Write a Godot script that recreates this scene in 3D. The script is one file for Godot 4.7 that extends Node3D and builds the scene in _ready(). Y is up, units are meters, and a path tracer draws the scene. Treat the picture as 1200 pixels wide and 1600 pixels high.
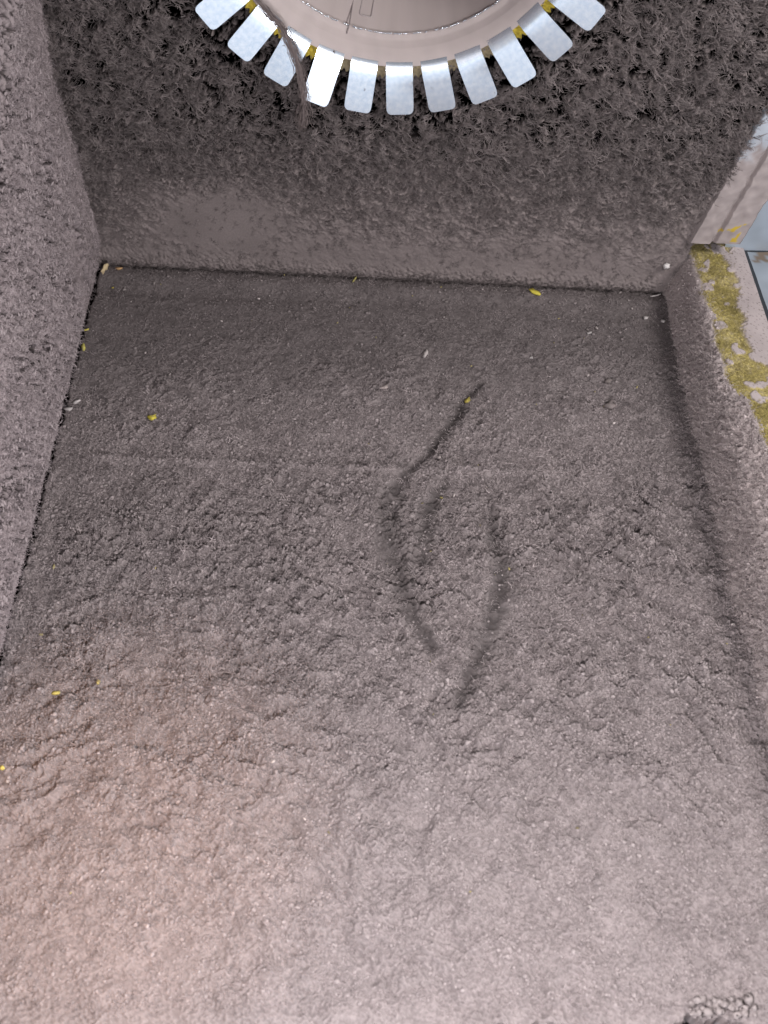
extends Node3D
# Looking down into a lint-choked, lined air duct box with a tabbed round collar in its rear board.

const REAR_SLOPE := 0.078          # the rear board stands a little askew
const RING := Vector2(0.0045, 0.2115)   # centre of the collar on the rear board
const LEFT_X := -0.1625

var rng := RandomNumberGenerator.new()
var rear_frame: Transform3D
var left_frame: Transform3D
var mats := {}
var tufts: Array[Mesh] = []
var long_tufts: Array[Mesh] = []
var piles: Array[Mesh] = []
var granules: Array[Mesh] = []

func _ready() -> void:
	rng.seed = 77031
	# ---------------------------------------------------------------- camera, surroundings, lamps, exposure
	var cam := Camera3D.new()
	cam.name = "camera"
	cam.position = Vector3(0, 0.394, 0.490)
	cam.rotation_degrees = Vector3(-51.1, 0, 0)
	cam.fov = 50.43
	cam.near = 0.01
	cam.far = 20.0
	add_child(cam)
	cam.current = true
	var optics := CameraAttributesPhysical.new()
	optics.frustum_focal_length = 25.485      # the same 50.43 degrees
	optics.frustum_focus_distance = 0.55
	optics.exposure_aperture = 12.0
	optics.frustum_near = 0.01
	optics.frustum_far = 20.0
	cam.attributes = optics
	var env := Environment.new()
	env.background_mode = Environment.BG_COLOR
	env.background_color = Color(0.25, 0.26, 0.28)
	env.tonemap_mode = Environment.TONE_MAPPER_LINEAR
	env.tonemap_exposure = 1.0
	env.sdfgi_enabled = true
	env.ssao_enabled = true
	env.ssil_enabled = true
	var we := WorldEnvironment.new()
	we.name = "surroundings"
	we.environment = env
	add_child(we)
	lamp_area("side_light", Vector3(0.42, 0.40, 0.25), Vector3(-0.03, 0.0, 0.25), Vector2(0.12, 0.12), Color(1.0, 0.98, 0.97), 0.23)
	lamp_area("front_opening_light", Vector3(0.03, 0.07, 0.80), Vector3(0.0, 0.09, 0.0), Vector2(0.70, 0.34), Color(0.93, 0.96, 1.0), 0.088)
	var warm := SpotLight3D.new()  # added spot with no known source, tints the front left floor warm
	warm.name = "added_warm_spot"
	warm.light_color = Color(1.0, 0.76, 0.56)
	warm.light_energy = 0.10
	warm.light_size = 0.02
	warm.spot_angle = 13.0
	warm.spot_angle_attenuation = 1.0
	warm.spot_range = 3.0
	warm.shadow_enabled = true
	add_child(warm)
	warm.look_at_from_position(Vector3(-0.13, 0.40, 0.50), Vector3(-0.104, 0.0, 0.334), Vector3(0, 0, -1))
	var flash := OmniLight3D.new()
	flash.name = "torch_light"
	flash.position = Vector3(0.005, 0.225, 0.464)
	flash.light_color = Color(1.0, 0.975, 0.975)
	flash.light_energy = 0.106
	flash.light_size = 0.015
	flash.omni_range = 5.0
	flash.omni_attenuation = 2.0
	flash.shadow_enabled = true
	add_child(flash)

	# ---------------------------------------------------------------- frames of the two upright boards
	var u := Vector3(1, 0, REAR_SLOPE).normalized()
	var n := Vector3(-REAR_SLOPE, 0, 1).normalized()
	rear_frame = Transform3D(Basis(u, Vector3.UP, n), Vector3(0, 0, 0.0015))
	left_frame = Transform3D(Basis(Vector3(0, 0, -1), Vector3.UP, Vector3(1, 0, 0)), Vector3(LEFT_X, 0, -0.012))
	make_materials()
	for i in 4:
		tufts.append(tuft_mesh(14, 0.0030, 0.0022, 0.0013, 0.00009))
		piles.append(pile_mesh(15, 0.0030, 0.0019, 0.000115))
		granules.append(granule_mesh())
		long_tufts.append(tuft_mesh(12, 0.0026, 0.0030, 0.0009, 0.00014, 0.75))

	# ---------------------------------------------------------------- the box
	var box := Node3D.new()
	box.name = "duct_box"
	add_child(box)
	tag(box, "open lined air duct box coated inside with thick grey lint and dust", "duct box")
	build_floor(box)
	build_rear(box)
	build_left(box)
	build_right(box)
	build_front_lip(box)
	build_outer_sheet()
	build_collar()
	build_strand()
	build_flakes()

# ==================================================================== small helpers
func tag(o: Node, label: String, category := "", group := "", kind := "") -> void:
	if label: o.set_meta("label", label)
	if category: o.set_meta("category", category)
	if group: o.set_meta("group", group)
	if kind: o.set_meta("kind", kind)

func put(called: String, m: Mesh, mat: Material, parent: Node = self) -> MeshInstance3D:
	var o := MeshInstance3D.new()
	o.name = called
	o.mesh = m
	o.material_override = mat
	parent.add_child(o, true)
	return o

func lamp_area(called: String, at: Vector3, towards: Vector3, size: Vector2, c: Color, e: float) -> void:
	var l := AreaLight3D.new()
	l.name = called
	l.area_size = size
	l.light_color = c
	l.light_energy = e
	l.shadow_enabled = true
	add_child(l)
	l.look_at_from_position(at, towards, Vector3(0, 0, -1))

func noise(freq: float, octaves: int, s: int, kind := FastNoiseLite.TYPE_SIMPLEX_SMOOTH) -> FastNoiseLite:
	var f := FastNoiseLite.new()
	f.noise_type = kind
	f.frequency = freq
	f.seed = s
	f.fractal_octaves = octaves
	f.fractal_type = FastNoiseLite.FRACTAL_FBM if octaves > 1 else FastNoiseLite.FRACTAL_NONE
	return f

func material(called: String, c: Color, rough := 0.95, metal := 0.0, vertex := false) -> StandardMaterial3D:
	var m := StandardMaterial3D.new()
	m.resource_name = called
	m.albedo_color = c.linear_to_srgb()
	m.roughness = rough
	m.metallic = metal
	m.vertex_color_use_as_albedo = vertex
	m.metallic_specular = 0.25 if metal == 0.0 else 0.5
	m.cull_mode = BaseMaterial3D.CULL_DISABLED
	return m

func make_materials() -> void:
	mats.lint = material("lint", Color(1, 1, 1), 1.0, 0.0, true)
	mats.lint.metallic_specular = 0.08
	mats.clod = material("clod", Color(0.34, 0.30, 0.298), 1.0)
	mats.fibre = material("lint fibre", Color(1, 1, 1), 0.9, 0.0, true)
	mats.fibre.metallic_specular = 0.2
	mats.dusty = material("dusty metal", Color(1, 1, 1), 0.75, 0.0, true)
	mats.glass_wool = material("yellow glass wool", Color(1, 1, 1), 0.9, 0.0, true)
	var zinc := material("zinc", Color(0.74, 0.80, 0.86), 0.24, 0.88, false)
	var zn := NoiseTexture2D.new()
	zn.width = 256; zn.height = 256; zn.seamless = true
	zn.noise = noise(0.03, 4, 9)
	var ramp := Gradient.new()
	ramp.set_color(0, Color(0.86, 0.89, 0.93)); ramp.set_color(1, Color(0.98, 0.98, 0.98))
	zn.color_ramp = ramp
	zinc.albedo_texture = zn
	zinc.albedo_color = Color(0.95, 0.975, 1.0)
	zinc.uv1_triplanar = true
	zinc.uv1_scale = Vector3(40, 40, 40)
	mats.zinc = zinc
	mats.sheet = material("dusty galvanised sheet", Color(0.40, 0.46, 0.53), 0.45, 0.35, true)
	mats.black = material("black liner", Color(0.012, 0.011, 0.011), 1.0)
	mats.flake = material("flake", Color(1, 1, 1), 0.7, 0.0, true)

func steps(marks: Array, sizes: Array) -> PackedFloat32Array:
	# marks: n+1 places, sizes: n step lengths between them
	var a := PackedFloat32Array()
	for i in sizes.size():
		var k := maxi(1, int(round(absf(marks[i + 1] - marks[i]) / sizes[i])))
		for j in k:
			a.append(lerpf(marks[i], marks[i + 1], float(j) / k))
	a.append(marks[-1])
	return a

# A sheet from a grid of points; quads whose flag is not `want` are left out (flags may be empty).
func grid_mesh(nu: int, nv: int, p: PackedVector3Array, c: PackedColorArray, flags := PackedByteArray(), want := 0, flip := false) -> ArrayMesh:
	var nr := PackedVector3Array()
	nr.resize(nu * nv)
	for j in nv:
		var jb := maxi(j - 1, 0) * nu
		var jt := mini(j + 1, nv - 1) * nu
		var row := j * nu
		for i in nu:
			var du := p[row + mini(i + 1, nu - 1)] - p[row + maxi(i - 1, 0)]
			var dv := p[jt + i] - p[jb + i]
			var q := du.cross(dv).normalized()
			nr[row + i] = -q if flip else q
	var idx := PackedInt32Array()
	idx.resize((nu - 1) * (nv - 1) * 6)
	var w := 0
	var all := flags.is_empty()
	for j in nv - 1:
		for i in nu - 1:
			var a := j * nu + i
			if not all and flags[a] != want:
				continue
			var b := a + 1
			var d := a + nu
			var e := d + 1
			if flip:
				idx[w] = a; idx[w + 1] = b; idx[w + 2] = e; idx[w + 3] = a; idx[w + 4] = e; idx[w + 5] = d
			else:
				idx[w] = a; idx[w + 1] = e; idx[w + 2] = b; idx[w + 3] = a; idx[w + 4] = d; idx[w + 5] = e
			w += 6
	idx.resize(w)
	var arr := []
	arr.resize(Mesh.ARRAY_MAX)
	if all:
		arr[Mesh.ARRAY_VERTEX] = p
		arr[Mesh.ARRAY_NORMAL] = nr
		arr[Mesh.ARRAY_COLOR] = c
		arr[Mesh.ARRAY_INDEX] = idx
	else:   # keep only the points in use
		var to := PackedInt32Array()
		to.resize(nu * nv)
		to.fill(-1)
		var p2 := PackedVector3Array(); var n2 := PackedVector3Array(); var c2 := PackedColorArray()
		for k in w:
			var o := idx[k]
			if to[o] < 0:
				to[o] = p2.size()
				p2.append(p[o]); n2.append(nr[o]); c2.append(c[o])
			idx[k] = to[o]
		arr[Mesh.ARRAY_VERTEX] = p2
		arr[Mesh.ARRAY_NORMAL] = n2
		arr[Mesh.ARRAY_COLOR] = c2
		arr[Mesh.ARRAY_INDEX] = idx
	var m := ArrayMesh.new()
	m.add_surface_from_arrays(Mesh.PRIMITIVE_TRIANGLES, arr)
	return m

func bar_chain(st: SurfaceTool, pts: Array, r0: float, r1: float, col: Color, sides := 3) -> void:
	# a tapered thread along points
	var count := pts.size()
	var rings := []
	for k in count:
		var t: Vector3 = (pts[mini(k + 1, count - 1)] - pts[maxi(k - 1, 0)]).normalized()
		var s := t.cross(Vector3(0.31, 0.83, 0.46)).normalized()
		var q := t.cross(s)
		var r := lerpf(r0, r1, float(k) / (count - 1))
		var ring := []
		for e in sides:
			var a := TAU * e / sides
			ring.append(pts[k] + (s * cos(a) + q * sin(a)) * r)
		rings.append(ring)
	st.set_color(col)
	for k in count - 1:
		for e in sides:
			var f := (e + 1) % sides
			for v in [rings[k][e], rings[k + 1][f], rings[k + 1][e], rings[k][e], rings[k][f], rings[k + 1][f]]:
				st.add_vertex(v)

func pile_mesh(count: int, spread: float, length: float, r: float) -> ArrayMesh:
	# short fibres that stand and lean, y away from the surface
	var st := SurfaceTool.new()
	st.begin(Mesh.PRIMITIVE_TRIANGLES)
	for i in count:
		var pos := Vector3(rng.randfn() * spread * 0.5, -0.0004, rng.randfn() * spread * 0.5)
		var yaw := rng.randf() * TAU
		var rise := rng.randf_range(0.25, 1.3)
		var l := length * rng.randf_range(0.5, 1.6)
		var pts := []
		for k in 5:
			pts.append(pos)
			pos += Vector3(cos(yaw) * cos(rise), sin(rise), sin(yaw) * cos(rise)) * l / 4.0
			yaw += rng.randf_range(-0.5, 0.7)
			rise -= rng.randf_range(0.0, 0.42)
		var g := rng.randf_range(0.65, 1.2)
		bar_chain(st, pts, r * rng.randf_range(0.7, 1.3), r * 0.6, Color(g, g, g))
	st.generate_normals()
	return st.commit()

func granule_mesh() -> ArrayMesh:
	# a crumb of lint about one unit across, rough all over
	var seg := 7
	var rings := 5
	var pts := []
	for j in rings:
		var v := PI * (j + 0.5) / rings
		for i in seg:
			var a := TAU * (i + 0.5 * (j % 2)) / seg
			var rad := 0.5 * rng.randf_range(0.62, 1.15)
			pts.append(Vector3(sin(v) * cos(a) * rad, cos(v) * rad * 0.8, sin(v) * sin(a) * rad))
	var st := SurfaceTool.new()
	st.begin(Mesh.PRIMITIVE_TRIANGLES)
	st.set_color(Color(1, 1, 1))
	for j in rings - 1:
		for i in seg:
			var k := (i + 1) % seg
			var a: Vector3 = pts[j * seg + i]; var b: Vector3 = pts[j * seg + k]
			var d: Vector3 = pts[(j + 1) * seg + i]; var e: Vector3 = pts[(j + 1) * seg + k]
			for v in [a, b, e, a, e, d]: st.add_vertex(v)
	for i in seg:
		for v in [Vector3(0, 0.4, 0), pts[(i + 1) % seg], pts[i]]: st.add_vertex(v)
	st.generate_normals()
	return st.commit()

func lay_along(pos: Vector3, normal: Vector3, along: Vector3, size: float) -> Transform3D:
	var y := normal.normalized()
	var z := along.cross(y).normalized()
	return Transform3D(Basis(y.cross(z), y, z).scaled_local(Vector3.ONE * size), pos)

func tuft_mesh(count: int, spread: float, length: float, rise: float, r: float, spread_angle := 9.0) -> ArrayMesh:
	# a small felt of curved fibres lying on the xz plane, y away from the surface
	var st := SurfaceTool.new()
	st.begin(Mesh.PRIMITIVE_TRIANGLES)
	for i in count:
		var a := rng.randf() * TAU
		var at := Vector3(rng.randfn() * spread * 0.5, 0, rng.randfn() * spread * 0.5)
		var dir := rng.randf() * TAU if spread_angle > 4.0 else rng.randfn() * spread_angle
		var bend := rng.randf_range(-1.4, 1.4)
		var l := length * rng.randf_range(0.5, 1.5)
		var hi := rise * rng.randf_range(0.15, 1.2)
		var pts := []
		var pos := at
		for k in 5:
			var t := k / 4.0
			pts.append(Vector3(pos.x, -0.0003 + hi * sin(PI * minf(1.0, t * 0.8 + 0.1)) , pos.z))
			pos += Vector3(cos(dir), 0, sin(dir)) * l / 4.0
			dir += bend / 4.0
		var g := rng.randf_range(0.75, 1.15)
		bar_chain(st, pts, r * rng.randf_range(0.7, 1.2), r * 0.6, Color(g, g, g))
	st.generate_normals()
	return st.commit()

func scatter(called: String, parent: Node, kinds: Array[Mesh], places: Array, tints: PackedColorArray) -> void:
	# places: transforms; shared out among the kinds of tuft, each kind one mass of lint
	for k in kinds.size():
		var mm := MultiMesh.new()
		mm.transform_format = MultiMesh.TRANSFORM_3D
		mm.use_colors = true
		mm.mesh = kinds[k]
		var mine := range(k, places.size(), kinds.size())
		mm.instance_count = mine.size()
		for i in mine.size():
			mm.set_instance_transform(i, places[mine[i]])
			mm.set_instance_color(i, tints[mine[i]])
		var o := MultiMeshInstance3D.new()
		o.name = called
		o.multimesh = mm
		o.material_override = mats.fibre
		tag(o, "", "", "", "stuff")
		parent.add_child(o, true)

func lay(pos: Vector3, normal: Vector3, size: float) -> Transform3D:
	var y := normal.normalized()
	var x := y.cross(Vector3(0.37, 0.11, 0.92)).normalized()
	var b := Basis(x, y, x.cross(y)).rotated(y, rng.randf() * TAU)
	return Transform3D(b.scaled_local(Vector3.ONE * size), pos)

func seg_distance(p: Vector2, line: PackedVector2Array) -> Vector2:
	# (distance to the line, how far along it 0..1)
	var best := Vector2(1e9, 0)
	for i in line.size() - 1:
		var a := line[i]
		var d := line[i + 1] - a
		var t := clampf((p - a).dot(d) / d.length_squared(), 0.0, 1.0)
		var r := p.distance_to(a + d * t)
		if r < best.x:
			best = Vector2(r, (i + t) / (line.size() - 1))
	return best

func sm(a: float, b: float, x: float) -> float:
	return smoothstep(a, b, x)

# ==================================================================== bottom board
var floor_h := PackedFloat32Array()
var floor_us: PackedFloat32Array
var floor_vs: PackedFloat32Array

func rear_z(x: float) -> float:
	return 0.0015 + REAR_SLOPE * x

func build_floor(box: Node3D) -> void:
	var us := steps([-0.1632, 0.1580], [0.00043])
	var vs := steps([-0.016, 0.3965], [0.00043])
	var nu := us.size()
	var nv := vs.size()
	var clump := noise(200.0, 3, 11)
	var grain := noise(235.0, 4, 20)
	grain.fractal_gain = 0.68
	var patch := noise(38.0, 2, 21)
	var lumps := noise(95.0, 2, 12)
	var fine := noise(820.0, 2, 13)
	var broad := noise(16.0, 3, 14)
	var warp := noise(45.0, 2, 15)
	var rip := noise(1.0, 2, 16)
	var jag := noise(170.0, 3, 17)
	var row_n := noise(1.0, 3, 19)
	var tone := noise(60.0, 4, 18)
	var scratch := [PackedVector2Array([Vector2(0.049, 0.0865), Vector2(0.0406, 0.099), Vector2(0.0345, 0.112), Vector2(0.0284, 0.1234), Vector2(0.0190, 0.138), Vector2(0.0123, 0.1444)]),
		PackedVector2Array([Vector2(0.0115, 0.1445), Vector2(0.0050, 0.157), Vector2(0.0024, 0.1721), Vector2(0.0035, 0.1944), Vector2(0.0111, 0.2257), Vector2(0.0195, 0.2458)]),
		PackedVector2Array([Vector2(0.0285, 0.1545), Vector2(0.0203, 0.1721), Vector2(0.0173, 0.200)]),
		PackedVector2Array([Vector2(0.0490, 0.175), Vector2(0.0531, 0.2016), Vector2(0.0505, 0.219), Vector2(0.0451, 0.2388), Vector2(0.0345, 0.2607), Vector2(0.0300, 0.2725)]),
		PackedVector2Array([Vector2(0.147, 0.16), Vector2(0.149, 0.20), Vector2(0.147, 0.235), Vector2(0.148, 0.25)])]
	var swidth := [0.0029, 0.0056, 0.0044, 0.0046, 0.0065]
	var sdeep := [0.0019, 0.0016, 0.0018, 0.0022, 0.0001]
	var boxes := []
	for s in scratch:
		var lo: Vector2 = s[0]
		var hi: Vector2 = s[0]
		for q in s:
			lo = lo.min(q); hi = hi.max(q)
		boxes.append(Rect2(lo, hi - lo).grow(0.012))
	var h := PackedFloat32Array()
	h.resize(nu * nv)
	var wear := PackedFloat32Array()
	wear.resize(nu * nv)
	var p := PackedVector3Array()
	p.resize(nu * nv)
	var c := PackedColorArray()
	c.resize(nu * nv)
	for j in nv:
		var z := vs[j]
		var row := j * nu
		var jl := -0.1615 + 0.0011 * jag.get_noise_1d(z) + 0.0010 * jag.get_noise_1d(z * 0.23 + 4.0)
		var open := 0.55 + 0.45 * sm(-0.2, 0.25, jag.get_noise_1d(z * 0.31 + 9.0))
		# how rough the lint is along the box
		var rough_z := 0.10 + 0.30 * sm(0.035, 0.09, z) + 0.75 * sm(0.10, 0.20, z) - 0.80 * sm(0.255, 0.345, z)
		for i in nu:
			var x := us[i]
			var wx := x + 0.0022 * warp.get_noise_2d(x, z)
			var wz := z + 0.0022 * warp.get_noise_2d(x + 3.1, z)
			var b := broad.get_noise_2d(x, z)
			var amp := rough_z * (0.85 + 0.55 * b)
			amp *= clampf(1.0 + 1.1 * patch.get_noise_2d(wx, wz), 0.35, 1.7)
			amp *= 0.45 + 0.55 * sm(-0.158, -0.125, x)
			var k := absf(clump.get_noise_2d(wx * 0.85, wz * 1.35))
			var l := lumps.get_noise_2d(wx, wz * 1.3)
			var f := fine.get_noise_2d(x, z)
			# wind ripples, arcs round a point at the front left
			var dx := x + 0.11
			var dz := z - 0.41
			var r := sqrt(dx * dx + dz * dz * 1.2)
			var th := atan2(dz, dx)
			var rp := rip.get_noise_2d(r * 88.0 + 0.9 * b, th * 2.6)
			var rz := sm(0.17, 0.26, z)
			var gr := lerpf(grain.get_noise_2d(wx * 0.9, wz * 1.25), grain.get_noise_2d(wx * 1.7, wz * 1.9), sm(0.18, 0.32, z) * 0.8)
			var big := row_n.get_noise_2d(r * 48.0 + 1.2 * b, th * 5.5 + 3.0)
			var y := 0.0022 * big * sm(0.03, 0.10, r) * sm(0.10, 0.2, z) * (1.0 - 0.5 * sm(0.30, 0.38, z)) + amp * (0.0014 * (sqrt(k) - 0.45) * (1.0 - 0.85 * sm(0.20, 0.30, z)) + 0.0034 * gr + 0.0024 * l) + rz * 0.0024 * rp * (1.0 - 0.5 * sm(0.0, 0.08, x)) * (1.0 - 0.45 * sm(0.32, 0.38, z)) * sm(0.03, 0.10, r) + 0.00042 * f * (0.6 + amp)
			y += 0.0022 * b * sm(0.03, 0.1, z)
			# roll of lint at the foot of the rear board, groove before it
			var back := z - rear_z(x)
			y += 0.0016 * exp(-pow((back - 0.011) / 0.006, 2)) - 0.0009 * exp(-pow((back - 0.0235) / 0.005, 2)) * sm(0.05, -0.06, x)
			y += -0.0026 * exp(-pow((back - 0.0005 - 0.002 * l) / (0.0020 + 0.0012 * absf(warp.get_noise_1d(x * 3.0))), 2))
			# low step across the board
			var sz := z - (0.1385 + 0.052 * (x + 0.143) - 0.10 * pow(maxf(0.0, x + 0.03), 2) * 3.0)
			var sfade := sm(0.105, 0.06, x) * sm(-0.155, -0.14, x) * (1.0 - 0.8 * sm(0.012, 0.02, x) * sm(0.034, 0.024, x))
			y += sfade * (0.0019 * exp(-pow(sz / 0.0021, 2)) - 0.0007 * exp(-pow((sz + 0.0055) / 0.004, 2)))
			var dark := 0.0
			var pt := Vector2(x * 0.6 + wx * 0.4, z * 0.6 + wz * 0.4)
			for s in 4:
				if boxes[s].has_point(pt):
					var sd := seg_distance(pt, scratch[s])
					var wdt: float = swidth[s] * (0.55 + 0.6 * sin(PI * clampf(sd.y, 0.08, 0.92)) + 0.5 * l)
					var g := exp(-pow(sd.x / maxf(wdt, 0.0008), 2)) * clampf(1.0 + 0.6 * warp.get_noise_2d(x * 2.0, z * 2.0 + 5.0), 0.6, 1.0)
					y = lerpf(y, y * 0.42, g * minf(1.0, sdeep[s] * 800.0)) - g * sdeep[s]
					dark = maxf(dark, g * ([1.0, 0.85, 0.95, 0.95, 0.12][s]))
			# worn dip along the right-hand board
			y -= 0.0001 * exp(-pow((x - 0.1485 - 0.003 * l - 0.002 * gr) / 0.0028, 2)) * sm(0.27, 0.24, z)
			# crack along the left-hand board
			if x < jl and z < 0.30:
				y = -0.009
			else:
				y -= 0.0022 * exp(-maxf(0.0, x - jl) / 0.0007) * open * sm(0.30, 0.25, z)
			if z > 0.384:
				var rag := 0.3955 - 0.0032 * maxf(0.0, jag.get_noise_1d(x * 1.3) + 0.05) * sm(-0.03, 0.05, x) - 0.0045 * sm(0.088, 0.104, x) * sm(0.128, 0.112, x) * (0.6 + l)
				y -= 0.016 * sm(rag, rag + 0.0012, z)
			h[row + i] = y
			wear[row + i] = dark
			p[row + i] = Vector3(x, y, z)
			var t := 1.0 + 0.16 * tone.get_noise_2d(x, z) + 0.10 * f
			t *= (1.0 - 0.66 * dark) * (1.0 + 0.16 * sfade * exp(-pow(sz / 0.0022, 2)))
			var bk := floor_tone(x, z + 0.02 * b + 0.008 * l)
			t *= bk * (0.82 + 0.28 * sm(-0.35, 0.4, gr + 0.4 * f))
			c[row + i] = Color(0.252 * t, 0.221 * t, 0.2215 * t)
	floor_h = h
	floor_us = us
	floor_vs = vs
	var part := put("bottom_board", grid_mesh(nu, nv, p, c, PackedByteArray(), 0, true), mats.lint, box)
	var places := []
	var tints := PackedColorArray()
	var count := 34000
	for q in count:
		var x := rng.randf_range(-0.159, 0.156)
		var z := rng.randf_range(rear_z(x) + 0.002, 0.391)
		if rng.randf() > 0.35 + 0.65 * sm(0.03, 0.16, z):
			continue
		var i := clampi(int((x - us[0]) / (us[1] - us[0])), 1, nu - 2)
		var j := clampi(int((z - vs[0]) / (vs[1] - vs[0])), 1, nv - 2)
		var a := j * nu + i
		var nx := h[a - 1] - h[a + 1]
		var nz := h[a - nu] - h[a + nu]
		var ok := true
		if wear[a] > 0.22 and rng.randf() < 0.92:
			ok = false
		if ok:
			places.append(lay(Vector3(x, h[a], z), Vector3(nx, 0.0015, nz), rng.randf_range(0.6, 1.15) * (1.0 - 0.35 * sm(0.24, 0.32, z))))
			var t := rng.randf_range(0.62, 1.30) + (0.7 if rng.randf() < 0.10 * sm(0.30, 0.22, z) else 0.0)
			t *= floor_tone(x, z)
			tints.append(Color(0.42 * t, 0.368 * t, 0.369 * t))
	scatter("lint", part, piles, places, tints)
	var crumbs := []
	var ct := PackedColorArray()
	for q in 230000:
		var x := rng.randf_range(-0.1590, 0.1545)
		var z := rng.randf_range(rear_z(x) + 0.006, 0.388)
		if rng.randf() > (0.10 + 0.90 * sm(0.06, 0.17, z)) * (1.0 - 0.80 * sm(0.25, 0.33, z)):
			continue
		var i := clampi(int((x - us[0]) / (us[1] - us[0])), 1, nu - 2)
		var j := clampi(int((z - vs[0]) / (vs[1] - vs[0])), 1, nv - 2)
		var a := j * nu + i
		if wear[a] > 0.15 and rng.randf() < 0.96:
			continue
		var rr := Vector2(x + 0.11, (z - 0.41) * 1.095).length()
		var arcs := rip.get_noise_2d(rr * 88.0 + 0.9 * broad.get_noise_2d(x, z), atan2(z - 0.41, x + 0.11) * 2.6)
		if rng.randf() > 0.10 + 0.90 * sm(-0.05, 0.42, 0.8 * absf(clump.get_noise_2d(x * 0.8, z * 1.1)) + 0.35 * arcs * sm(0.16, 0.24, z)):
			continue
		var big2 := 1.0 if rng.randf() < 0.93 else 1.7
		var size := rng.randf_range(0.0005, 0.0013) * big2
		crumbs.append(lay(Vector3(x, h[a] + size * 0.12, z), Vector3(h[a - 1] - h[a + 1], 0.0015, h[a - nu] - h[a + nu]), size))
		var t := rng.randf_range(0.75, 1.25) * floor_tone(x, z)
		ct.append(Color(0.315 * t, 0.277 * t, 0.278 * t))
	scatter("lint_crumbs", part, granules, crumbs, ct)
	# pale grit strewn over the rear half
	var gp := []
	var gt := PackedColorArray()
	for q in 1000:
		var x := rng.randf_range(-0.155, 0.150)
		var z := rng.randf_range(rear_z(x) + 0.004, 0.36)
		if rng.randf() > 0.25 + 0.75 * sm(0.03, 0.15, x) * sm(0.14, 0.02, z) + 0.8 * sm(0.030, 0.0, z):
			continue
		gp.append(lay(Vector3(x, floor_y(x, z) + 0.0004, z), Vector3.UP, rng.randf_range(0.25, 0.8) if rng.randf() < 0.85 else rng.randf_range(0.9, 1.5)))
		var t := rng.randf_range(0.5, 1.3)
		gt.append(Color(0.48 * t, 0.43 * t, 0.42 * t) if rng.randf() < 0.85 else Color(0.42 * t, 0.36 * t, 0.16 * t))
	scatter("grit", part, [flake_mesh(Vector2(0.0016, 0.0011), 0.0006, Color(1, 1, 1), 0.45, 0.0), flake_mesh(Vector2(0.0022, 0.0008), 0.0004, Color(1, 1, 1), 0.5, 0.2)] as Array[Mesh], gp, gt)
	var under := BoxMesh.new()
	under.size = Vector3(0.375, 0.022, 0.41)
	var ub := put("bottom_liner", under, mats.black, box)
	ub.position = Vector3(0.0, -0.0215, 0.19)

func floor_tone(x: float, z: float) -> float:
	# thin dark grime at the rear and along the right board, brighter light towards the opening painted in as paler lint
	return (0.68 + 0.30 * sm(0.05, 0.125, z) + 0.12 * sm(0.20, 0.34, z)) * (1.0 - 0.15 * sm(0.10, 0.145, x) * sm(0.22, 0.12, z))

func floor_y(x: float, z: float) -> float:
	var nu := floor_us.size()
	var i := clampi(int((x - floor_us[0]) / (floor_us[1] - floor_us[0])), 0, nu - 1)
	var j := clampi(int((z - floor_vs[0]) / (floor_vs[1] - floor_vs[0])), 0, floor_vs.size() - 1)
	return floor_h[j * nu + i]

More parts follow.
